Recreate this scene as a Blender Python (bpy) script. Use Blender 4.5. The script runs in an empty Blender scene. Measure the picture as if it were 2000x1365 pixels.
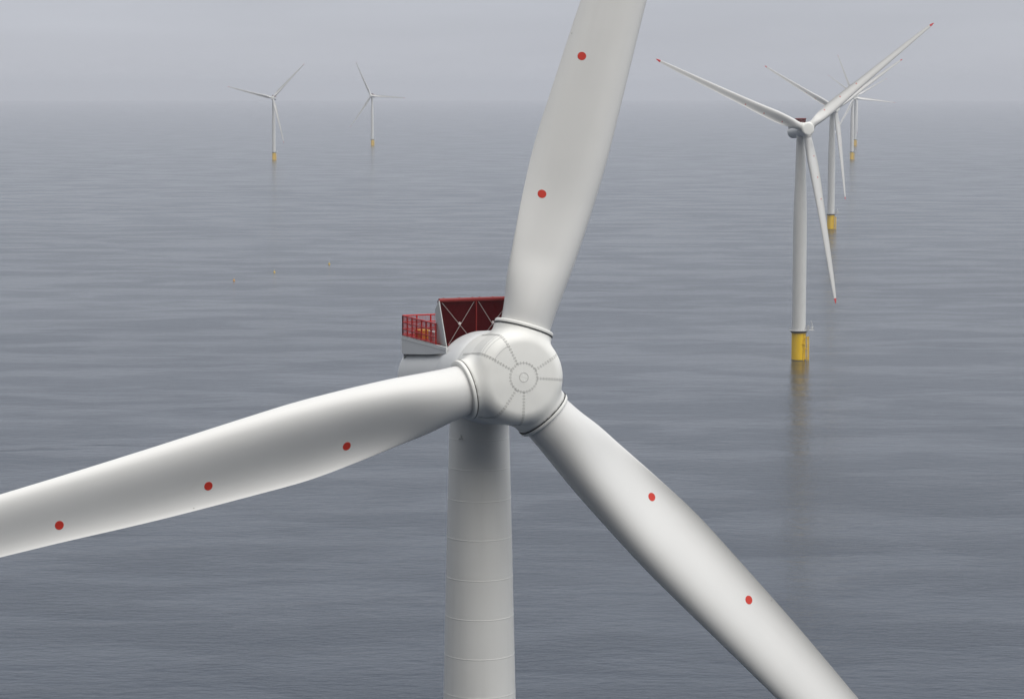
import bpy, bmesh, math, random
from mathutils import Matrix, Vector

random.seed(7)
R = math.radians
scene = bpy.context.scene
COL = scene.collection

# ------------------------------------------------------------------ camera
CAM_H = 120.6                      # metres above the water
F = 5000.0                         # focal length in photo pixels (photo is 2000 x 1365)
PITCH = R(5.875)
cam_d = bpy.data.cameras.new('camera')
cam_d.sensor_width = 36.0
cam_d.lens = F / 2000.0 * 36.0
cam_d.clip_start = 1.0
cam_d.clip_end = 200000.0
cam = bpy.data.objects.new('camera', cam_d)
cam.location = (0, 0, CAM_H)
cam.rotation_euler = (R(90) - PITCH, 0, 0)
COL.objects.link(cam)
scene.camera = cam

# ------------------------------------------------------------------ sun + overcast sky
SUN_AZ, SUN_EL = R(145), R(57)     # azimuth clockwise from +Y: behind the camera, to the right
sun_d = bpy.data.lights.new('sun', 'SUN')
sun_d.energy = 2.4
sun_d.angle = R(60)
sun_d.color = (1.0, 0.965, 0.91)
sun = bpy.data.objects.new('sun', sun_d)
to_sun = Vector((math.sin(SUN_AZ) * math.cos(SUN_EL), math.cos(SUN_AZ) * math.cos(SUN_EL), math.sin(SUN_EL)))
sun.rotation_euler = to_sun.to_track_quat('Z', 'Y').to_euler()
sun.location = (60, -60, 200)
COL.objects.link(sun)

world = bpy.data.worlds.new('World')
scene.world = world
world.use_nodes = True
nt = world.node_tree
nt.nodes.clear()
N = nt.nodes.new
out = N('ShaderNodeOutputWorld')
sky = N('ShaderNodeTexSky'); sky.sky_type = 'NISHITA'; sky.sun_disc = False
sky.sun_elevation = SUN_EL; sky.sun_rotation = SUN_AZ
sky.air_density = 1.0; sky.dust_density = 3.0; sky.ozone_density = 1.0
bg_sky = N('ShaderNodeBackground'); bg_sky.inputs[1].default_value = 0.06
nt.links.new(sky.outputs[0], bg_sky.inputs[0])
# the cloud deck that covers the sky: brighter overhead, paler at the horizon
tc = N('ShaderNodeTexCoord')
sep = N('ShaderNodeSeparateXYZ'); nt.links.new(tc.outputs['Generated'], sep.inputs[0])
ramp = N('ShaderNodeValToRGB')
SKY = [(0.0, (0.53, 0.545, 0.595)), (0.10, (0.53, 0.565, 0.625)), (0.35, (0.62, 0.655, 0.725)),
       (0.7, (0.85, 0.87, 0.91)), (1.0, (1.05, 1.05, 1.06))]
el = ramp.color_ramp.elements
el[0].position, el[0].color = SKY[0][0], SKY[0][1] + (1,)
el[1].position, el[1].color = SKY[-1][0], SKY[-1][1] + (1,)
for p, c in SKY[1:-1]:
    e = el.new(p); e.color = c + (1,)
nt.links.new(sep.outputs[2], ramp.inputs[0])
cl = N('ShaderNodeTexNoise'); cl.inputs['Scale'].default_value = 2.2; cl.inputs['Detail'].default_value = 5.0
mp = N('ShaderNodeMapping'); mp.inputs['Scale'].default_value = (1.8, 1.8, 14)
nt.links.new(tc.outputs['Generated'], mp.inputs[0]); nt.links.new(mp.outputs[0], cl.inputs['Vector'])
mr = N('ShaderNodeMapRange'); mr.inputs[1].default_value = 0.3; mr.inputs[2].default_value = 0.7
mr.inputs[3].default_value = 0.92; mr.inputs[4].default_value = 1.08
nt.links.new(cl.outputs[0], mr.inputs[0])
mul = N('ShaderNodeVectorMath'); mul.operation = 'SCALE'
nt.links.new(ramp.outputs[0], mul.inputs[0]); nt.links.new(mr.outputs[0], mul.inputs['Scale'])
dt = N('ShaderNodeVectorMath'); dt.operation = 'DOT_PRODUCT'     # unseen sky low behind the camera, dimmed on purpose to darken undersides
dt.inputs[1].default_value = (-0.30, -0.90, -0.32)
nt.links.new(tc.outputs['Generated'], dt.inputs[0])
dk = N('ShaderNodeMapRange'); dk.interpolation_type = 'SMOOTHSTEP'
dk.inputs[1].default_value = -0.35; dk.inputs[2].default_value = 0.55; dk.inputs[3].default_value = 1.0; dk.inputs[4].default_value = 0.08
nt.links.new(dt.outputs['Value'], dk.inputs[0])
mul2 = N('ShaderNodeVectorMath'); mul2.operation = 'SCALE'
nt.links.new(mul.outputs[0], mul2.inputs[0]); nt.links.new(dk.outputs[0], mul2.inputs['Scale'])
dt3 = N('ShaderNodeVectorMath'); dt3.operation = 'DOT_PRODUCT'   # added glow in the unseen sky round the sun, lifts camera-facing surfaces
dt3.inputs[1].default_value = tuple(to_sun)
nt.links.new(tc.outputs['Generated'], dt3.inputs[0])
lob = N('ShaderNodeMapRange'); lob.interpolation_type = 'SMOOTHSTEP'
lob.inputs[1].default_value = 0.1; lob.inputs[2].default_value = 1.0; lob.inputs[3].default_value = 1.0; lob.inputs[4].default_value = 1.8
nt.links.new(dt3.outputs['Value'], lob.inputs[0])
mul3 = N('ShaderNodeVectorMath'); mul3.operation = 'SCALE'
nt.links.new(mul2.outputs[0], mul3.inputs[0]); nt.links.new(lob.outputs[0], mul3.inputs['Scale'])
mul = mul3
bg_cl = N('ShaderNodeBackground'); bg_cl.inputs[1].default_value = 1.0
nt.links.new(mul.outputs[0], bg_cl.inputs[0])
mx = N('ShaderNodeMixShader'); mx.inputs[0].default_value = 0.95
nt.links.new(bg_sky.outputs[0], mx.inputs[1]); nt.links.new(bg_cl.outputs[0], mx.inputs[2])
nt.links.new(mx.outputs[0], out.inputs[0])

vs = scene.view_settings
scene.display_settings.display_device = 'sRGB'
vs.view_transform = 'Standard'; vs.look = 'None'; vs.exposure = 0.0; vs.gamma = 1.0
vs.use_curve_mapping = False
cy = scene.cycles
cy.max_bounces = 8; cy.diffuse_bounces = 1; cy.glossy_bounces = 3; cy.volume_bounces = 1
cy.use_denoising = True
cy.use_adaptive_sampling = False

# ------------------------------------------------------------------ helpers
def tag(o, label=None, cat=None, group=None, kind=None):
    if label: o['label'] = label
    if cat: o['category'] = cat
    if group: o['group'] = group
    if kind: o['kind'] = kind
    return o

class MB:
    """collects shapes, builds ONE mesh object"""
    def __init__(self):
        self.v = []; self.f = []
    def add(self, vs_, fs_):
        n = len(self.v)
        self.v += [tuple(p) for p in vs_]
        self.f += [tuple(i + n for i in q) for q in fs_]
    def box(self, x0, x1, y0, y1, z0, z1):
        v = [(x, y, z) for z in (z0, z1) for y in (y0, y1) for x in (x0, x1)]
        self.add(v, [(0, 2, 3, 1), (4, 5, 7, 6), (0, 1, 5, 4), (2, 6, 7, 3), (0, 4, 6, 2), (1, 3, 7, 5)])
    def tube(self, a, b, r0, r1=None, n=10):
        r1 = r0 if r1 is None else r1
        a = Vector(a); b = Vector(b)
        d = (b - a).normalized()
        u = d.orthogonal().normalized(); w = d.cross(u)
        v = []
        for p, r in ((a, r0), (b, r1)):
            for k in range(n):
                t = 2 * math.pi * k / n
                v.append(p + u * (r * math.cos(t)) + w * (r * math.sin(t)))
        f = [(k, (k + 1) % n, n + (k + 1) % n, n + k) for k in range(n)]
        f += [tuple(reversed(range(n))), tuple(range(n, 2 * n))]
        self.add(v, f)
    def lathe(self, prof, axis='z', n=64, close=False):
        """prof: list of (h, r)"""
        v = []; f = []
        for h, r in prof:
            for k in range(n):
                t = 2 * math.pi * k / n
                c, s = r * math.cos(t), r * math.sin(t)
                v.append((c, s, h) if axis == 'z' else (s, h, c))
        m = len(prof)
        for i in range(m if close else m - 1):
            j = (i + 1) % m
            for k in range(n):
                l = (k + 1) % n
                f.append((i * n + k, i * n + l, j * n + l, j * n + k))
        if not close:
            f.append(tuple(reversed(range(n)))); f.append(tuple(range((m - 1) * n, m * n)))
        self.add(v, f)
    def grid(self, rows, wrap=True):
        m = len(rows); n = len(rows[0])
        v = [p for r in rows for p in r]; f = []
        for i in range(m - 1):
            for k in range(n if wrap else n - 1):
                l = (k + 1) % n
                f.append((i * n + k, i * n + l, (i + 1) * n + l, (i + 1) * n + k))
        self.add(v, f)
    def build(self, name, mat, parent=None, smooth=None):
        me = bpy.data.meshes.new(name)
        me.from_pydata(self.v, [], self.f)
        bm = bmesh.new(); bm.from_mesh(me)
        bmesh.ops.recalc_face_normals(bm, faces=bm.faces[:])
        bm.to_mesh(me); bm.free()
        if smooth is not None:
            for p in me.polygons: p.use_smooth = True
            if smooth < 179:
                me.set_sharp_from_angle(angle=R(smooth))
        me.materials.append(mat)
        o = bpy.data.objects.new(name, me)
        COL.objects.link(o)
        if parent: o.parent = parent
        return o

# ------------------------------------------------------------------ materials
def new_mat(name):
    m = bpy.data.materials.new(name); m.use_nodes = True
    t = m.node_tree
    return m, t, t.nodes['Principled BSDF']

def paint(name, col, rough=0.4, var=0.05, scale=0.8, streak=0.0, spec=0.5, dirt=None):
    """weathered painted surface: faint mottling, run-off streaks along local z"""
    m, t, b = new_mat(name)
    tcn = t.nodes.new('ShaderNodeTexCoord')
    n1 = t.nodes.new('ShaderNodeTexNoise'); n1.inputs['Scale'].default_value = scale
    n1.inputs['Detail'].default_value = 6; n1.inputs['Roughness'].default_value = 0.6
    t.links.new(tcn.outputs['Object'], n1.inputs['Vector'])
    mpn = t.nodes.new('ShaderNodeMapping'); mpn.inputs['Scale'].default_value = (2.2, 2.2, 0.12)
    t.links.new(tcn.outputs['Object'], mpn.inputs[0])
    n2 = t.nodes.new('ShaderNodeTexNoise'); n2.inputs['Scale'].default_value = 1.0
    n2.inputs['Detail'].default_value = 5
    t.links.new(mpn.outputs[0], n2.inputs['Vector'])
    a = t.nodes.new('ShaderNodeMapRange'); a.inputs[1].default_value = 0.3; a.inputs[2].default_value = 0.7
    a.inputs[3].default_value = 1 - var; a.inputs[4].default_value = 1.0
    t.links.new(n1.outputs[0], a.inputs[0])
    c = t.nodes.new('ShaderNodeMapRange'); c.inputs[1].default_value = 0.48; c.inputs[2].default_value = 0.75
    c.inputs[3].default_value = 1.0; c.inputs[4].default_value = 1 - streak
    t.links.new(n2.outputs[0], c.inputs[0])
    pr = t.nodes.new('ShaderNodeMath'); pr.operation = 'MULTIPLY'
    t.links.new(a.outputs[0], pr.inputs[0]); t.links.new(c.outputs[0], pr.inputs[1])
    mixc = t.nodes.new('ShaderNodeMix'); mixc.data_type = 'RGBA'
    d = dirt or tuple(x * 0.55 for x in col)
    mixc.inputs['A'].default_value = d + (1,); mixc.inputs['B'].default_value = col + (1,)
    t.links.new(pr.outputs[0], mixc.inputs['Factor'])
    t.links.new(mixc.outputs['Result'], b.inputs['Base Color'])
    rr = t.nodes.new('ShaderNodeMapRange'); rr.inputs[3].default_value = rough - 0.06; rr.inputs[4].default_value = rough + 0.08
    t.links.new(n1.outputs[0], rr.inputs[0]); t.links.new(rr.outputs[0], b.inputs['Roughness'])
    b.inputs['Specular IOR Level'].default_value = spec
    return m

M_BLADE = paint('blade gelcoat', (0.68, 0.68, 0.665), 0.38, 0.05, 0.5, 0.05)
M_TOWER = paint('tower paint', (0.75, 0.75, 0.725), 0.45, 0.08, 0.35, 0.10)
M_HUB = paint('hub paint', (0.79, 0.79, 0.755), 0.42, 0.08, 0.9, 0.06)
M_NAC = paint('nacelle paint', (0.74, 0.75, 0.75), 0.45, 0.08, 0.6, 0.06)
M_SEAL = paint('rubber seal', (0.012, 0.012, 0.014), 0.6, 0.2, 3)
M_SEAM = paint('bolt seam', (0.30, 0.30, 0.285), 0.6, 0.2, 4)
M_GROOVE = paint('grip strip', (0.50, 0.50, 0.49), 0.7, 0.2, 4)
M_DOT = paint('signal red dot', (0.58, 0.028, 0.011), 0.5, 0.25, 5)
M_TIP = paint('signal red tip', (0.62, 0.022, 0.020), 0.45, 0.1, 2)
M_RED = paint('red rail paint', (0.50, 0.012, 0.010), 0.45, 0.2, 3)
M_FRAME = paint('dull red frame paint', (0.27, 0.012, 0.010), 0.5, 0.25, 3)
M_DRED = paint('dark red cooler fins', (0.115, 0.003, 0.006), 0.6, 0.25, 6, spec=0.2)
M_BRACE = paint('galvanised brace', (0.72, 0.63, 0.61), 0.5, 0.2, 6)
M_YEL = paint('yellow paint', (1.0, 0.63, 0.0), 0.6, 0.06, 0.5, 0.08, spec=0.15, dirt=(0.62, 0.30, 0.0))
M_STAIN = paint('tide stain', (0.10, 0.085, 0.03), 0.7, 0.4, 1.2)
M_NAVY = paint('dark flange paint', (0.035, 0.045, 0.06), 0.5, 0.2, 2)
M_GALV = paint('galvanised steel', (0.48, 0.49, 0.50), 0.5, 0.2, 3)
M_WHITE = paint('white box paint', (0.78, 0.78, 0.77), 0.4, 0.08, 3)
M_CASE = paint('yellow case plastic', (0.80, 0.42, 0.03), 0.4, 0.1, 3)
M_BUOY = paint('yellow buoy plastic', (0.80, 0.55, 0.03), 0.45, 0.15, 2)
M_ORANGE = paint('orange buoy plastic', (0.72, 0.36, 0.05), 0.45, 0.15, 2)

# ------------------------------------------------------------------ sea: a piece of the round earth
REARTH = 7.4e6                     # metres, with refraction
def drop(d): return -d * d / (2 * REARTH)
def make_sea():
    rings = [0.0]
    r = 40.0
    while r < 62000:
        rings.append(r); r *= 1.045
    rings.append(62000)
    n = 192
    b = MB()
    v = [(0, 0, 0)]; f = []
    for q in rings[1:]:
        for k in range(n):
            t = 2 * math.pi * k / n
            v.append((q * math.cos(t), q * math.sin(t), drop(q)))
    for k in range(n): f.append((0, 1 + k, 1 + (k + 1) % n))
    for i in range(len(rings) - 2):
        for k in range(n):
            l = (k + 1) % n
            f.append((1 + i * n + k, 1 + (i + 1) * n + k, 1 + (i + 1) * n + l, 1 + i * n + l))
    b.add(v, f)
    m, t, bs = new_mat('sea water')
    L = t.links.new; Nn = t.nodes.new
    bs.inputs['Base Color'].default_value = (0.010, 0.020, 0.036, 1)
    bs.inputs['IOR'].default_value = 1.333
    geo = Nn('ShaderNodeNewGeometry')
    def noise(sx, sy, detail, rough, rot=0.0, dist=0.0):
        mpp = Nn('ShaderNodeMapping'); mpp.inputs['Scale'].default_value = (1 / sx, 1 / sy, 0.0)
        mpp.inputs['Rotation'].default_value = (0, 0, rot)
        L(geo.outputs['Position'], mpp.inputs[0])
        nn = Nn('ShaderNodeTexNoise'); nn.inputs['Scale'].default_value = 1.0
        nn.inputs['Detail'].default_value = detail; nn.inputs['Roughness'].default_value = rough
        nn.inputs['Distortion'].default_value = dist
        L(mpp.outputs[0], nn.inputs['Vector'])
        return nn.outputs[0]
    def math_(op, a, b_):
        q = Nn('ShaderNodeMath'); q.operation = op
        for i, x in enumerate((a, b_)):
            if isinstance(x, (int, float)): q.inputs[i].default_value = x
            else: L(x, q.inputs[i])
        return q.outputs[0]
    def rng(x, a0, a1, b0, b1):
        q = Nn('ShaderNodeMapRange'); q.interpolation_type = 'SMOOTHSTEP'
        for i, y in enumerate((a0, a1, b0, b1)): q.inputs[i + 1].default_value = y
        L(x, q.inputs[0]); return q.outputs[0]
    swell = noise(95, 46, 2, 0.5, R(8))
    chop = noise(13, 6.5, 3, 0.55, R(-10), 0.3)
    rip = noise(4.6, 2.3, 4, 0.62, R(7), 0.2)
    fine = noise(1.5, 0.8, 2, 0.6, R(-14))
    patch = rng(noise(80, 36, 4, 0.58, R(5), 0.4), 0.36, 0.64, 0.0, 1.0)    # cat's-paws of wind
    slick = rng(noise(900, 260, 3, 0.55, R(-6), 0.6), 0.38, 0.60, 0.6, 1.0)
    pr = math_('MULTIPLY', rng(patch, 0, 1, 0.50, 1.2), slick)
    # a line of ruffled water where a breath of wind meets the calm
    sp = Nn('ShaderNodeSeparateXYZ'); L(geo.outputs['Position'], sp.inputs[0])
    wob = math_('MULTIPLY', math_('SUBTRACT', noise(130, 4000, 3, 0.6), 0.5), 95)
    fr = math_('ABSOLUTE', math_('SUBTRACT', math_('SUBTRACT', sp.outputs[1], 868), math_('ADD', wob, math_('MULTIPLY', sp.outputs[0], 0.17))), 0)
    front = math_('MULTIPLY', rng(fr, 0.0, 7.0, 1.0, 0.0), rng(noise(70, 9, 3, 0.6), 0.50, 0.66, 0.0, 1.0))
    h = math_('MULTIPLY', swell, 0.95)
    h = math_('ADD', h, math_('MULTIPLY', math_('MULTIPLY', chop, 0.40), slick))
    h = math_('ADD', h, math_('MULTIPLY', math_('MULTIPLY', rip, 0.55), pr))
    h = math_('ADD', h, math_('MULTIPLY', math_('MULTIPLY', fine, 0.05), pr))
    h = math_('ADD', h, math_('MULTIPLY', math_('MULTIPLY', rip, 0.9), front))
    bu = Nn('ShaderNodeBump'); bu.inputs['Strength'].default_value = 1.0; bu.inputs['Distance'].default_value = 1.0
    L(h, bu.inputs['Height']); L(bu.outputs[0], bs.inputs['Normal'])
    ro = rng(patch, 0, 1, 0.145, 0.20)
    L(ro, bs.inputs['Roughness'])
    o = b.build('sea', m, smooth=180)
    return tag(o, kind='structure')
sea = make_sea()

# ------------------------------------------------------------------ turbine: shapes
HUB_Z = 101.8
TILT = R(6)
OVERHANG = 5.6                     # tower axis behind the rotor centre
ROOT_R = 3.25

def lerp_table(tab, x):
    if x <= tab[0][0]: return tab[0][1:]
    for a, b in zip(tab, tab[1:]):
        if x <= b[0]:
            t = (x - a[0]) / (b[0] - a[0])
            return tuple(p + (q - p) * t for p, q in zip(a[1:], b[1:]))
    return tab[-1][1:]
def smooth_table(tab, x):
    # Catmull-Rom through the table
    n = len(tab)
    if x <= tab[0][0]: return tab[0][1:]
    if x >= tab[-1][0]: return tab[-1][1:]
    for i in range(n - 1):
        if x <= tab[i + 1][0]:
            x0, x1 = tab[i][0], tab[i + 1][0]
            t = (x - x0) / (x1 - x0); res = []
            for j in range(1, len(tab[0])):
                p0, p1 = tab[i][j], tab[i + 1][j]
                m0 = (p1 - tab[i - 1][j]) / (x1 - tab[i - 1][0]) if i > 0 else (p1 - p0) / (x1 - x0)
                m1 = (tab[i + 2][j] - p0) / (tab[i + 2][0] - x0) if i + 2 < n else (p1 - p0) / (x1 - x0)
                h = x1 - x0
                res.append((2*t**3 - 3*t*t + 1)*p0 + (t**3 - 2*t*t + t)*h*m0 + (-2*t**3 + 3*t*t)*p1 + (t**3 - t*t)*h*m1)
            return tuple(res)
# r, distance axis->leading edge, axis->trailing edge, thickness/chord, twist(deg), roundness, camber, prebend
BLADE = [
    (3.25, 1.62, 1.62, 1.00, 8, 1.00, 0.000, 0.10),
    (4.6,  1.66, 1.78, 0.97, 8, 0.93, 0.010, 0.16),
    (6.3,  1.78, 2.14, 0.82, 8, 0.66, 0.040, 0.24),
    (8.2,  1.92, 2.36, 0.66, 7.5, 0.36, 0.080, 0.35),
    (11.6, 2.04, 2.72, 0.47, 7, 0.08, 0.112, 0.55),
    (14.9, 2.06, 2.96, 0.40, 6, 0.0, 0.118, 0.75),
    (18.3, 1.93, 2.94, 0.36, 5, 0.0, 0.112, 0.95),
    (25.1, 1.60, 2.78, 0.31, 3, 0.0, 0.098, 1.30),
    (32.0, 1.34, 2.46, 0.27, 2, 0.0, 0.084, 1.70),
    (45.0, 0.98, 2.05, 0.23, 1, 0.0, 0.060, 2.40),
    (60.0, 0.68, 1.55, 0.20, 0, 0.0, 0.045, 3.10),
    (70.0, 0.48, 1.10, 0.18, -0.5, 0.0, 0.030, 3.60),
    (75.0, 0.32, 0.70, 0.18, -1, 0.0, 0.02, 3.85),
    (76.6, 0.12, 0.30, 0.18, -1, 0.0, 0.0, 3.93),
    (77.0, 0.03, 0.08, 0.18, -1, 0.0, 0.0, 3.95),
]
PITCH_B = 0.0
# blade frame: Z = span, X = towards the trailing edge, Y = downwind (away from the nose)
def blade_pt(r, xi, side):
    """side +1 pressure (upwind) face, -1 suction face; xi 0 at leading edge, 1 at trailing edge"""
    le, te, th, tw, rd, cm, pb = smooth_table(BLADE, r)
    c = le + te
    yt = 5 * th * (0.2969 * math.sqrt(max(xi, 0)) - 0.1260 * xi - 0.3516 * xi**2 + 0.2843 * xi**3 - 0.1036 * xi**4)
    yt = yt * (1 - xi) ** 0.12 if xi < 1 else 0.0
    ci = math.sqrt(max(0.25 - (xi - 0.5) ** 2, 0)) * th
    t = yt * (1 - rd) + ci * rd
    yc = 0.86 * cm / 0.1192 * (xi ** 2.6) * (1 - xi)         # aft-loaded camber
    y = (t * side - yc) * c                              # positive = upwind
    x = xi * c - le
    b = R(tw + PITCH_B)
    # chord line: trailing edge swings downwind by b
    X = x * math.cos(b) + y * math.sin(b)
    Yup = -x * math.sin(b) + y * math.cos(b)
    return Vector((X, -(Yup + pb), r))

NS = 40
def section(r):
    pts = []
    for k in range(NS + 1):
        xi = 0.5 * (1 - math.cos(math.pi * k / NS)); pts.append(blade_pt(r, xi, +1))
    for k in range(NS - 1, 0, -1):
        xi = 0.5 * (1 - math.cos(math.pi * k / NS)); pts.append(blade_pt(r, xi, -1))
    return pts

TIP_R = 74.7
def make_blade():
    rs = []
    r = ROOT_R
    while r < 34: rs.append(r); r += 0.45
    while r < TIP_R: rs.append(r); r += 1.5
    rs.append(TIP_R)
    b = MB(); b.grid([section(q) for q in rs])
    o = b.build('blade', M_BLADE, smooth=50)
    t = MB()
    rt = [TIP_R, 75.0, 75.4, 75.9, 76.3, 76.6, 76.8, 76.95, 77.0]
    rows = [section(q) for q in rt]; t.grid(rows)
    t.f.append(tuple(len(t.v) - len(rows[0]) + k for k in range(len(rows[0]))))
    tip = t.build('blade_tip', M_TIP, o, smooth=50)
    for r0, off in ((12.0, 1.50), (21.4, 1.60), (31.0, 1.46)):
        le, te, *_ = smooth_table(BLADE, r0)
        xi0 = (le + off) / (le + te); c = le + te
        d = MB(); rows = []
        for q in (0.001, 0.14, 0.272, 0.278):
            row = []
            for k in range(36):
                a = 2 * math.pi * k / 36
                rr = r0 + q * math.sin(a); xi = xi0 + q * math.cos(a) / c
                p = blade_pt(rr, xi, 1)
                e = 0.01
                n = (blade_pt(rr + e, xi, 1) - p).cross(blade_pt(rr, xi + e, 1) - p).normalized()
                if n.y > 0: n = -n
                row.append(p + n * (0.010 if q < 0.275 else -0.004))
            rows.append(row)
        d.grid(rows)
        d.build('red_marker', M_DOT, o, smooth=40)
    for r0, xi in ((22.6, 0.965),):                     # small drain fitting near the trailing edge
        p = blade_pt(r0, xi, 1); d = MB()
        d.tube(p, p + Vector((0, -0.02, 0)), 0.035, 0.03, 8); d.build('drain_plug', M_SEAM, o)
    return o

# --- hub: spinner shell melted into three root collars, as one surface round its centre
PHI_B = [0, 120, 240]
HUB_R, HUB_F, HUB_RND = 3.07, 2.30, 0.85
def hub_sdf(p):
    # p in rotor frame: x right, y back, z up ; blade k along angle 90+120k (blade 0 is +z)
    f = -p.y; rad = math.hypot(p.x, p.z)
    fd = f + 0.035 * rad * rad * 0.6
    # rounded cylinder from f=-2.6 to HUB_F
    cz = (HUB_F - 2.6) / 2; hl = (HUB_F + 2.6) / 2
    dx = rad - (HUB_R - HUB_RND); dz = abs(fd - cz) - (hl - HUB_RND)
    d1 = min(max(dx, dz), 0) + math.hypot(max(dx, 0), max(dz, 0)) - HUB_RND
    d = d1
    for k in range(3):
        a = R(90 + 120 * k)
        s = p.x * math.cos(a) + p.z * math.sin(a)
        if s < 0: continue
        t = -p.x * math.sin(a) + p.z * math.cos(a)
        rr = math.hypot(t, p.y)
        dr = rr - (1.93 - 0.02 * (s - 3)); ds = s - 3.22
        d2 = min(max(dr, ds), 0) + math.hypot(max(dr, 0), max(ds, 0))
        kk = 0.42
        hh = max(kk - abs(d - d2), 0) / kk
        d = min(d, d2) - hh * hh * kk * 0.25
    return d
def hub_ray(dirv):
    lo, hi = 0.5, 5.0
    for _ in range(26):
        m = 0.5 * (lo + hi)
        if hub_sdf(dirv * m) < 0: lo = m
        else: hi = m
    return lo
def make_hub():
    nu, nv = 216, 120
    rows = []
    for i in range(nv + 1):
        th = math.pi * i / nv
        th = min(max(th, 0.002), math.pi - 0.3)
        row = []
        for k in range(nu):
            a = 2 * math.pi * k / nu
            d = Vector((math.sin(th) * math.cos(a), -math.cos(th), math.sin(th) * math.sin(a)))
            row.append(d * hub_ray(d))
        rows.append(row)
    b = MB(); b.grid(rows)
    n0 = len(rows[0])
    b.f.append(tuple(range(n0)))
    h = b.build('hub', M_HUB, smooth=50)
    def surf(x, z, lift):
        """point of the shell whose direction from the centre matches a front-view radius/angle walk"""
        return None
    def on_shell(th, a, lift=0.006):
        d = Vector((math.sin(th) * math.cos(a), -math.cos(th), math.sin(th) * math.sin(a)))
        return d * (hub_ray(d) + lift)
    def th_for_radius(rho, a):
        lo, hi = 0.0, 1.4
        for _ in range(24):
            m = 0.5 * (lo + hi); q = on_shell(m, a, 0)
            if math.hypot(q.x, q.z) < rho: lo = m
            else: hi = m
        return lo
    def dash(mb, p, q, w, lift=0.0):
        p = Vector(p); q = Vector(q); d = (q - p).normalized(); n = ((p + q) / 2).normalized()
        s = d.cross(n).normalized() * w; n = n * 0.006
        v = [p - s - n, p + s - n, q + s - n, q - s - n, p - s + n, p + s + n, q + s + n, q - s + n]
        mb.add(v, [(0, 1, 2, 3), (7, 6, 5, 4), (0, 4, 5, 1), (1, 5, 6, 2), (2, 6, 7, 3), (3, 7, 4, 0)])
    # bolt circle and centre plate on the nose
    mb = MB()
    for k in range(84):
        a0 = 2 * math.pi * k / 84; a1 = 2 * math.pi * (k + 1.02) / 84
        t = th_for_radius(0.93, a0); dash(mb, on_shell(t, a0), on_shell(t, a1), 0.006)
    for k in range(28):
        a0 = 2 * math.pi * (k + 0.3) / 28; t = th_for_radius(0.99, a0); t2 = th_for_radius(0.87, a0)
        da = 0.028
        for q in (t, t2): dash(mb, on_shell(q, a0 - da), on_shell(q, a0 + da), 0.017)
    mb.build('bolt_circle', M_SEAM, h)
    mb = MB()
    for k in range(40):
        a0 = 2 * math.pi * k / 40; a1 = 2 * math.pi * (k + 1) / 40
        t = th_for_radius(0.30, a0); dash(mb, on_shell(t, a0), on_shell(t, a1), 0.009)
    mb.build('nose_plate_seam', M_SEAM, h)
    # paired bolted seams between the blades, running from the nose circle back over the shoulder
    for mid in (30, 150, 270):
        for sgn in (-1, 1):
            mb = MB()
            a = lambda th: R(mid + sgn * 17)
            t0 = th_for_radius(0.95, a(0)); t1 = 2.05
            # walk by arc length
            path = []; t = t0
            while t < t1:
                path.append(t); t += 0.004
            acc = 0; last = on_shell(path[0], a(0)); nxt = 0.0; seg = 0
            prev_seam = last; 
            for t in path[1:]:
                p = on_shell(t, a(t)); acc += (p - last).length; last = p
                if acc >= nxt:
                    dash(mb, prev_seam, p, 0.003) if (p - prev_seam).length > 1e-4 else None
                    prev_seam = p
                    w = (p - on_shell(t, a(t) + 0.02)).length / 0.02
                    for s in (-1, 1):
                        o_ = s * 0.058 / max(w, 0.2)
                        if seg % 2 == 0:
                            dash(mb, on_shell(t, a(t) + o_), on_shell(t + 0.018, a(t) + o_), 0.020)
                    seg += 1; nxt += 0.10
            mb.build('bolt_seam', M_SEAM, h)
    # grip strips across the panel that lies on top (between the blades at 73 and 193 degrees)
    mb = MB()
    for i in range(9):
        thv = [0.80, 1.02, 1.10, 1.18, 1.26, 1.34, 1.42, 1.50, 1.58][i]
        n = 22; pts = [on_shell(thv, R(150 - 16 + 32 * k / n)) for k in range(n + 1)]
        # thv measured on the mid line so that the strip stays straight across
        for p, q in zip(pts, pts[1:]): dash(mb, p, q, 0.009 if i else 0.013)
    for ed in (-15.5, 15.5):
        pts = [on_shell(0.80 + 0.78 * k / 24, R(150 + ed)) for k in range(25)]
        for p, q in zip(pts, pts[1:]): dash(mb, p, q, 0.006)
    mb.build('grip_strips', M_GROOVE, h)
    # collar lips, with the dark rubber seal under each
    for k in range(3):
        a = R(90 + 120 * k)
        rot = Matrix(((-math.sin(a), 0, math.cos(a)), (0, 1, 0), (math.cos(a), 0, math.sin(a)))).to_4x4()
        mb = MB(); mb.lathe([(3.205, 1.88), (3.205, 1.972), (3.25, 1.972), (3.25, 1.88)], 'z', 96, close=True)
        mb.v = [tuple(rot @ Vector(p)) for p in mb.v]
        mb.build('seal', M_SEAL, h, smooth=30)
        mb = MB(); mb.lathe([(3.251, 1.70), (3.251, 1.955), (3.27, 1.965), (3.44, 1.955), (3.48, 1.92), (3.49, 1.66), (3.40, 1.60)], 'z', 96, close=True)
        mb.v = [tuple(rot @ Vector(p)) for p in mb.v]
        mb.build('collar', M_HUB, h, smooth=50)
    return h

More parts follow.
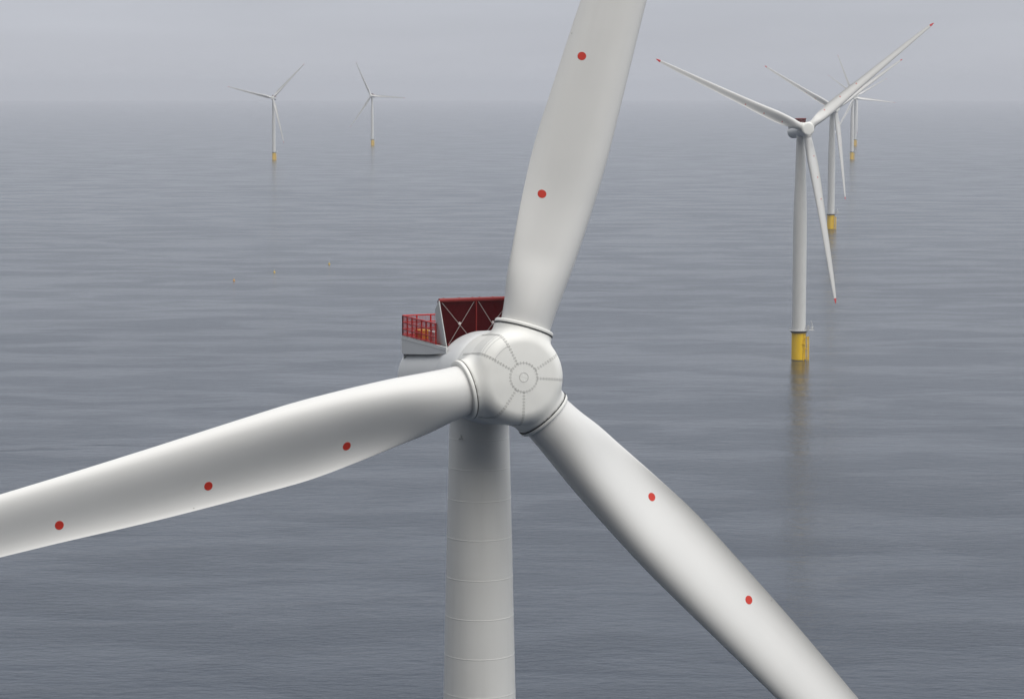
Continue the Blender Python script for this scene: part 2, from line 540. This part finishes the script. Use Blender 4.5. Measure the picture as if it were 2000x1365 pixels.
# --- nacelle frame: X lateral right (seen from the front), Y back along the shaft, Z up
def make_nacelle():
    b = MB()
    b.lathe([(2.2, 2.3), (2.25, 2.62), (2.45, 2.92), (2.8, 3.06), (3.4, 3.10), (5.0, 3.10), (5.5, 3.04), (5.9, 2.95),
             (6.4, 2.88), (7.2, 2.86), (13.9, 2.82), (14.22, 2.76), (14.38, 2.62), (14.42, 2.42), (14.42, 2.3)], 'y', 96)
    n = b.build('nacelle', M_NAC, smooth=35)
    UNT = Matrix.Rotation(TILT, 4, 'X')       # from tilted shaft frame back to level
    def level(o): o.matrix_local = UNT; return o
    # level rear deck box (sides narrow down to the front)
    d = MB()
    W = 2.62
    for x0, x1 in ((-W, -W + 0.12), (W - 0.12, W)):
        v = []
        for x in (x0, x1):
            v += [(x, 4.9, 1.18), (x, 9.0, 0.72), (x, 13.7, 0.30), (x, 13.7, 1.58), (x, 4.9, 1.58)]
        d.add(v, [(0, 1, 2, 3, 4), (9, 8, 7, 6, 5), (0, 5, 6, 1), (1, 6, 7, 2), (2, 7, 8, 3), (3, 8, 9, 4), (4, 9, 5, 0)])
    d.box(-W + 0.123, W - 0.123, 13.55, 13.697, 0.0, 1.56)
    d.box(-W + 0.123, W - 0.123, 7.0, 13.547, 1.40, 1.56)
    level(d.build('deck_fascia', M_NAC, n, smooth=30))
    d = MB()                                  # trim line along the fascia
    for x in (-W - 0.012, W):
        v = []
        for xx in (x, x + 0.012):
            v += [(xx, 5.1, 1.33), (xx, 13.7, 1.33), (xx, 13.7, 1.365), (xx, 5.1, 1.365)]
        d.add(v, [(0, 1, 2, 3), (7, 6, 5, 4), (0, 4, 5, 1), (1, 5, 6, 2), (2, 6, 7, 3), (3, 7, 4, 0)])
    level(d.build('fascia_trim', M_GROOVE, n))
    d = MB(); d.box(-W + 0.13, W - 0.13, 7.05, 13.54, 1.563, 1.60)
    level(d.build('deck_floor', M_RED, n))
    # railing: posts, rails and welded mesh on three sides
    Z0, Z1 = 1.60, 2.98
    posts = MB(); mesh = MB(); rails = MB()
    def run(p, q, npost):
        p = Vector(p); q = Vector(q)
        for i in range(npost + 1):
            c = p.lerp(q, i / npost)
            posts.tube((c.x, c.y, Z0), (c.x, c.y, Z1), 0.055, n=6)
        for z, r_ in ((Z1, 0.055), (2.52, 0.042), (2.06, 0.042), (Z0 + 0.05, 0.055)):
            rails.tube((p.x, p.y, z), (q.x, q.y, z), r_, n=6)
        L_ = (q - p).length; k = int(L_ / 0.11)
        for i in range(1, k):
            c = p.lerp(q, i / k); mesh.tube((c.x, c.y, Z0 + 0.05), (c.x, c.y, Z1), 0.010, n=4)
        for j in range(1, 12):
            z = Z0 + 0.05 + (Z1 - Z0 - 0.05) * j / 12
            mesh.tube((p.x, p.y, z), (q.x, q.y, z), 0.009, n=4)
    e = W - 0.06
    run((-e, 7.0, 0), (-e, 13.6, 0), 7)
    run((-e, 13.6, 0), (e, 13.6, 0), 5)
    run((e, 7.0, 0), (e, 13.6, 0), 7)
    rl = posts; rl.add(rails.v, rails.f)
    level(rl.build('railing', M_RED, n))
    level(mesh.build('railing_mesh', M_RED, n))
    # white hoist boom lying over the deck
    d = MB()
    d.tube((1.3, 7.5, 2.95), (-0.9, 10.8, 2.55), 0.14, 0.10, 8)
    d.tube((-0.9, 10.8, 1.6), (-0.9, 10.8, 3.0), 0.07, n=8)
    d.tube((1.3, 7.5, 1.6), (1.3, 7.5, 3.2), 0.09, n=8)
    level(d.build('hoist_boom', M_WHITE, n))
    # red cooler standing across the nacelle
    Y = 6.15; zt, zb = 4.55, 1.55; wt, wb = 2.62, 2.02
    d = MB()
    v = [(-wb, Y + 0.10, zb), (wb, Y + 0.10, zb), (wt, Y + 0.10, zt), (-wt, Y + 0.10, zt),
         (-wb, Y + 0.42, zb), (wb, Y + 0.42, zb), (wt, Y + 0.42, zt), (-wt, Y + 0.42, zt)]
    d.add(v, [(0, 1, 2, 3), (7, 6, 5, 4), (0, 4, 5, 1), (1, 5, 6, 2), (2, 6, 7, 3), (3, 7, 4, 0)])
    k = 58
    for i in range(k):                        # upright fins in front of the core
        f_ = (i + 0.5) / k * 2 - 1
        v = []
        for s in (-0.012, 0.012):
            v += [(f_ * wb + s, Y + 0.03, zb), (f_ * wt + s, Y + 0.03, zt), (f_ * wt + s, Y + 0.098, zt), (f_ * wb + s, Y + 0.098, zb)]
        d.add(v, [(0, 1, 2, 3), (7, 6, 5, 4), (0, 4, 5, 1), (1, 5, 6, 2), (2, 6, 7, 3), (3, 7, 4, 0)])
    cool = level(d.build('cooler', M_DRED, n))
    d = MB()
    d.tube((-wt - 0.02, Y + 0.02, zt + 0.06), (wt + 0.02, Y + 0.02, zt + 0.06), 0.13, n=12)
    d.tube((-wb, Y + 0.02, zb + 0.04), (wb, Y + 0.02, zb + 0.04), 0.09, n=10)
    d.tube((0, Y - 0.02, zb), (0, Y - 0.02, zt), 0.05, n=8)
    for x in (-2.3, -1.2, -0.25, 0.25, 1.2, 2.3): d.tube((x, Y + 0.02, zt + 0.02), (x, Y + 0.02, zt + 0.225), 0.05, n=6)
    level(d.build('cooler_frame', M_FRAME, n, smooth=40))
    for s in (-1, 1):
        d = MB()
        v = []
        for o_ in (0.0, 0.06):
            v += [(s * (wb + 0.03 + o_), Y - 0.12, zb - 0.45), (s * (wt + 0.03 + o_), Y - 0.12, zt + 0.05),
                  (s * (wt + 0.03 + o_), Y + 0.55, zt - 0.55), (s * (wb + 0.13 + o_), Y + 1.75, zb + 0.15), (s * (wb + 0.03 + o_), Y + 1.75, zb - 0.55)]
        d.add(v, [(0, 1, 2, 3, 4), (9, 8, 7, 6, 5), (0, 5, 6, 1), (1, 6, 7, 2), (2, 7, 8, 3), (3, 8, 9, 4), (4, 9, 5, 0)])
        level(d.build('cooler_side_plate', M_WHITE, n))
    d = MB()
    for s in (-1, 1):
        for (xa, za, xb, zb_) in ((0.16, zt - 0.1, wb * 0.98, zb + 0.1), (wt * 0.93, zt - 0.12, 0.10, zb + 0.1)):
            d.tube((s * xa, Y - 0.04, za), (s * xb, Y - 0.04, zb_), 0.012, n=6)
        d.tube((s * 1.20, Y - 0.09, 3.03), (s * 1.20, Y - 0.03, 3.03), 0.10, n=10)
    level(d.build('cross_brace', M_BRACE, n))
    return n

def make_tower():
    prof = [(12.9, 3.0), (58, 3.0), (64, 2.93), (70, 2.78), (79.8, 2.43), (90, 2.20), (98, 2.0), (99.4, 1.97)]
    rad = lambda z: lerp_table([(a, b) for a, b in prof], z)[0]
    rings = [97.2, 95.2, 93.1, 90.5, 87.8, 85.15, 82.5]
    z = 79.9
    while z > 15: rings.append(z); z -= 2.65
    hs = []
    for zr in rings: hs += [(zr - 0.04, 0), (zr - 0.025, 0.010), (zr + 0.025, 0.010), (zr + 0.04, 0)]
    extra = [(z_, 0) for z_, _ in prof] + [(12.9 + i * 1.5, 0) for i in range(1, 57)]
    keep = [e_ for e_ in extra if all(abs(e_[0] - zr) > 0.1 for zr in rings) and e_[0] <= 99.4]
    ps = sorted(set(hs + keep))
    b = MB(); b.lathe([(z_, rad(z_) + o_) for z_, o_ in ps], 'z', 80)
    t = b.build('tower', M_TOWER, smooth=8)
    d = MB(); d.tube((-1.25, -1.64, 97.3), (-1.32, -1.72, 97.3), 0.05, n=8); d.tube((-1.10, -1.72, 97.25), (-1.20, -1.80, 97.6), 0.03, n=6)
    d.build('lifting_lug', M_GROOVE, t)
    return t

def make_foundation():
    b = MB()
    b.lathe([(-8, 3.12), (1.9, 3.12), (1.95, 3.15), (2.1, 3.15), (2.15, 3.12), (6.9, 3.12), (6.95, 3.15), (7.1, 3.15), (7.15, 3.12), (11.8, 3.12), (11.85, 3.2), (12.1, 3.2)], 'z', 64)
    tp = b.build('transition_piece', M_YEL, smooth=30)
    b = MB(); b.lathe([(-7.9, 3.135), (0.28, 3.135), (0.32, 3.05)], 'z', 64)
    b.build('tide_band', M_STAIN, tp, smooth=30)
    b = MB()                                   # boat landing: two fender pipes and stand-offs, right-hand side
    a0 = R(-28)
    e = Vector((math.cos(a0), math.sin(a0), 0)); t = Vector((-e.y, e.x, 0))
    for s in (-0.9, 0.9):
        p = e * 4.35 + t * s
        b.tube(p + Vector((0, 0, -4)), p + Vector((0, 0, 10.6)), 0.24, n=10)
        for z in (0.9, 5.2, 10.1): b.tube(e * 2.9 + t * s + Vector((0, 0, z)), p + Vector((0, 0, z)), 0.17, n=8)
    b.build('boat_landing', M_YEL, tp, smooth=40)
    b = MB()
    for s in (-0.3, 0.3):
        p = e * 3.75 + t * s; b.tube(p + Vector((0, 0, -2)), p + Vector((0, 0, 13.2)), 0.05, n=6)
    for i in range(48):
        z = -1.5 + i * 0.3; b.tube(e * 3.75 - t * 0.3 + Vector((0, 0, z)), e * 3.75 + t * 0.3 + Vector((0, 0, z)), 0.025, n=5)
    b.build('ladder', M_GALV, tp)
    b = MB()
    for a1, z0, z1 in ((-58, -6, 9.5), (-50, -6, 12)):
        q = Vector((math.cos(R(a1)), math.sin(R(a1)), 0)) * 3.3
        b.tube(q + Vector((0, 0, z0)), q + Vector((0, 0, z1)), 0.16, n=8)
    q = Vector((math.cos(R(-54)), math.sin(R(-54)), 0)) * 3.35
    b.box(q.x - 0.9, q.x + 0.9, q.y - 0.45, q.y + 0.4, 7.25, 7.5)
    b.build('cable_pipe', M_YEL, tp, smooth=40)
    return tp
def make_platform():
    b = MB()
    b.lathe([(12.1, 3.15), (12.3, 3.45), (12.9, 3.85), (13.0, 3.9), (13.05, 3.9), (13.05, 3.0)], 'z', 64)
    fl = b.build('platform', M_NAVY, smooth=30)
    b = MB(); b.lathe([(13.06, 3.02), (13.06, 4.25), (13.24, 4.25), (13.24, 3.02)], 'z', 64, close=True)
    b.box(3.3, 6.6, -2.6, 1.4, 13.25, 13.42)
    b.build('grating', M_GALV, fl, smooth=30)
    b = MB()
    n = 24
    for k in range(n):
        a0 = 2 * math.pi * k / n; a1 = 2 * math.pi * (k + 1) / n
        if math.cos(a0) > 0.8: continue
        p = Vector((4.18 * math.cos(a0), 4.18 * math.sin(a0), 0)); q = Vector((4.18 * math.cos(a1), 4.18 * math.sin(a1), 0))
        b.tube(p + Vector((0, 0, 13.2)), p + Vector((0, 0, 14.35)), 0.03, n=5)
        for z in (13.8, 14.35): b.tube(p + Vector((0, 0, z)), q + Vector((0, 0, z)), 0.028, n=5)
    pts = [(3.5, -2.5), (6.2, -2.5), (6.2, 1.3), (3.5, 1.3)]
    for (xa, ya), (xb, yb) in zip(pts, pts[1:]):
        L_ = math.hypot(xb - xa, yb - ya); k = max(2, int(L_ / 1.1))
        for i in range(k + 1):
            x = xa + (xb - xa) * i / k; y = ya + (yb - ya) * i / k
            b.tube((x, y, 13.36), (x, y, 14.5), 0.035, n=5)
        for z in (13.9, 14.5): b.tube((xa, ya, z), (xb, yb, z), 0.035, n=5)
    b.build('railing', M_GALV, fl)
    b = MB()
    b.tube((5.6, -1.7, 13.36), (5.6, -1.7, 16.0), 0.20, 0.17, n=10)
    b.tube((5.6, -1.7, 16.0), (5.1, -1.9, 17.6), 0.17, 0.13, n=8)
    b.tube((5.6, -1.7, 14.9), (6.6, -1.5, 15.0), 0.07, n=6)
    b.box(5.3, 6.0, -2.0, -1.4, 14.0, 14.6)
    b.build('davit_crane', M_WHITE, fl, smooth=40)
    b = MB(); b.box(3.5, 4.5, -1.6, -0.4, 13.37, 15.3); b.box(3.45, 4.55, -1.65, -0.35, 15.303, 15.37)
    b.build('switch_cabinet', M_GALV, fl)
    return fl

tower0 = make_tower(); tp0 = make_foundation(); plat0 = make_platform()
nac0 = make_nacelle(); hub0 = make_hub(); blade0 = make_blade()

# ------------------------------------------------------------------ placing
def px_dir(px, py):
    x = (px - 1000) / F; y = -(py - 682.5) / F
    f = Vector((0, math.cos(PITCH), -math.sin(PITCH))); u = Vector((0, math.sin(PITCH), math.cos(PITCH)))
    return (f + Vector((1, 0, 0)) * x + u * y)
def water_point(px, py):
    """where the ray through a photo pixel meets the round sea"""
    d = px_dir(px, py); t = CAM_H / -d.z
    for _ in range(30):
        h = math.hypot(d.x, d.y) * t
        t = (CAM_H - drop(h)) / -d.z
    p = d * t
    return Vector((p.x, p.y, drop(math.hypot(p.x, p.y))))

def copy_to(o, parent, skip=()):
    c = o.copy(); COL.objects.link(c); c.parent = parent
    for ch in list(o.children):
        if ch.name.split('.')[0] in skip: continue
        g = ch.copy(); COL.objects.link(g); g.parent = c
    return c

GROUP = 'wind turbines standing in the sea'
FIRST = [True]
def turbine(base, psi, phi, label, plat_rot, skip=(), dphi=(0, 0, 0), dpitch=(0, 0, 0), bscale=(1, 1, 1)):
    """psi: heading of the nose, degrees to the right of the camera-ward direction; phi: angle of one blade"""
    root = bpy.data.objects.new('wind_turbine', None); COL.objects.link(root)
    root.empty_display_size = 10
    root.location = base
    tag(root, label, 'wind turbine', GROUP)
    if FIRST[0]:
        FIRST[0] = False
        parts = [tower0, tp0, plat0, nac0, hub0, blade0]
        for p in parts: p.parent = root
        tw, tp, pl, na, hu, bl = parts
        blades = [bl] + [copy_to(bl, root, skip) for _ in range(2)]
    else:
        tw, tp, pl, na, hu = [copy_to(p, root, skip) for p in (tower0, tp0, plat0, nac0, hub0)]
        blades = [copy_to(blade0, root, skip) for _ in range(3)]
    ps = R(psi)
    tp.matrix_local = Matrix.Rotation(R(plat_rot), 4, 'Z'); pl.matrix_local = Matrix.Rotation(R(plat_rot), 4, 'Z')
    a = Vector((math.sin(ps) * math.cos(TILT), -math.cos(ps) * math.cos(TILT), math.sin(TILT)))
    u = Vector((math.cos(ps), math.sin(ps), 0))
    y = -a; z = u.cross(y)
    ctr = Vector((math.sin(ps), -math.cos(ps), 0)) * OVERHANG + Vector((0, 0, HUB_Z))
    M = Matrix((u, y, z)).transposed().to_4x4(); M.translation = ctr
    na.matrix_local = M
    hu.matrix_local = M @ Matrix.Rotation(-R(phi - 90), 4, 'Y')
    for k, b in enumerate(blades):
        f = R(phi + 120 * k + dphi[k])
        s = Vector((math.cos(f), 0, math.sin(f)))          # span, in the rotor frame
        t = Vector((-math.sin(f), 0, math.cos(f)))         # towards the trailing edge
        B = Matrix((t, Vector((0, 1, 0)), s)).transposed().to_4x4()
        b.matrix_local = M @ B @ Matrix.Rotation(R(dpitch[k]), 4, 'Z') @ Matrix.Diagonal((bscale[k], bscale[k], bscale[k] ** 0.8, 1))
    return root

# near turbine: rotor centre seen at photo pixel (997, 737), 165 m out
PSI0 = 22.0
dv = px_dir(997, 737); ctr = dv * (165.0 / dv.y) + Vector((0, 0, CAM_H))
base0 = Vector((ctr.x, ctr.y, 0)) - Vector((math.sin(R(PSI0)), -math.cos(R(PSI0)), 0)) * OVERHANG
HUB_Z = ctr.z
near = turbine(base0, PSI0, 71.4, 'huge nearest white wind turbine cropped by the frame, red railed deck behind its hub', 0,
               dphi=(-0.55, 0.0, 0.35), dpitch=(0, 1, -1), bscale=(1, 1, 1.055))

FAR = ('red_marker', 'drain_plug', 'lifting_lug', 'bolt_circle', 'nose_plate_seam', 'bolt_seam', 'grip_strips',
       'railing_mesh', 'cross_brace', 'fascia_trim')
MID = ('lifting_lug', 'drain_plug', 'bolt_circle', 'nose_plate_seam', 'bolt_seam', 'grip_strips', 'railing_mesh', 'fascia_trim')
turbine(water_point(1559.5, 703), 18, 37.0, 'white turbine with red blade tips, seen whole to its large yellow base in the water', 0, MID)
turbine(water_point(1622.5, 448), 23, 32.5, 'wind turbine half hidden behind the raised blade of the whole one on the right', 0, MID)
turbine(water_point(1663.5, 312), 24, 113.5, 'small hazy turbine at far right with its yellow base lower than its overlapping neighbour', 0, FAR)
turbine(water_point(1669.5, 285), 20, 27.0, 'faintest turbine at far right, its higher small yellow base just beside its overlapping neighbour', 0, FAR)
turbine(water_point(535.2, 313), -9, 46.0, 'hazy turbine on the left horizon with one blade pointing up right and lower yellow base', 0, FAR)
turbine(water_point(727.3, 285), -20, 116.5, 'distant turbine with one blade pointing level right, between left one and nearest blade', 0, FAR)

# ------------------------------------------------------------------ boxes on the near deck
def deck_case(name, x, y, sx, sy, sz, mat, lidm, label):
    root = bpy.data.objects.new(name, None); COL.objects.link(root)
    M = Matrix.Rotation(R(PSI0), 4, 'Z')
    root.location = ctr + M @ Vector((x, y, 1.602)); root.rotation_euler = (0, 0, R(PSI0))
    tag(root, label, 'case')
    b = MB(); b.box(-sx, sx, -sy, sy, 0, sz); b.build('case_body', mat, root)
    b = MB(); b.box(-sx - 0.02, sx + 0.02, -sy - 0.02, sy + 0.02, sz + 0.002, sz + 0.07); b.build('lid', lidm, root)
    b = MB(); b.tube((-sx * 0.5, -sy - 0.05, sz * 0.6), (sx * 0.5, -sy - 0.05, sz * 0.6), 0.02, n=6); b.build('handle', M_SEAL, root)
deck_case('equipment_case', -1.9, 11.3, 0.40, 0.60, 0.50, M_CASE, M_CASE, 'yellow equipment case on the deck behind the red mesh railing')
deck_case('equipment_case', -1.8, 8.9, 0.40, 0.55, 0.60, M_WHITE, M_WHITE, 'white equipment case on the deck behind the red mesh railing')

# ------------------------------------------------------------------ buoys
def buoy(px, py, mat, label, lean):
    p = water_point(px, py)
    root = bpy.data.objects.new('buoy', None); COL.objects.link(root)
    root.location = p; root.scale = (0.62, 0.62, 0.62); root.rotation_euler = (R(lean), R(lean * 0.7), 0)
    tag(root, label, 'buoy', 'marker buoys afloat in a row')
    b = MB(); b.lathe([(-0.6, 0.5), (-0.3, 1.0), (0.25, 1.15), (0.7, 1.05), (0.9, 0.7), (1.0, 0.4)], 'z', 24)
    b.build('float', mat, root, smooth=40)
    b = MB(); b.lathe([(1.002, 0.36), (1.8, 0.22), (2.6, 0.14), (3.0, 0.10)], 'z', 12); b.build('mast', mat, root, smooth=40)
    b = MB(); b.lathe([(3.003, 0.12), (3.1, 0.2), (3.35, 0.2), (3.5, 0.05)], 'z', 12); b.build('lamp', M_WHITE, root, smooth=40)
buoy(457, 548.5, M_ORANGE, 'orange buoy afloat on the sea, nearest of the three', 4)
buoy(536, 532.5, M_BUOY, 'yellow buoy afloat between the orange buoy and the farthest one', -5)
buoy(643, 516.5, M_BUOY, 'yellow buoy afloat farthest out of the three', 3)

# ------------------------------------------------------------------ haze
def make_haze():
    b = MB(); b.box(-64000, 64000, -64000, 64000, -262, 196)
    m = bpy.data.materials.new('sea haze'); m.use_nodes = True
    t = m.node_tree; t.nodes.clear()
    o_ = t.nodes.new('ShaderNodeOutputMaterial'); v = t.nodes.new('ShaderNodeVolumePrincipled')
    v.inputs['Color'].default_value = (0.80, 0.82, 0.875, 1)
    v.inputs['Density'].default_value = 7.4e-5
    v.inputs['Anisotropy'].default_value = 0.0
    t.links.new(v.outputs[0], o_.inputs['Volume'])
    h = b.build('haze', m)
    tag(h, kind='stuff')
make_haze()
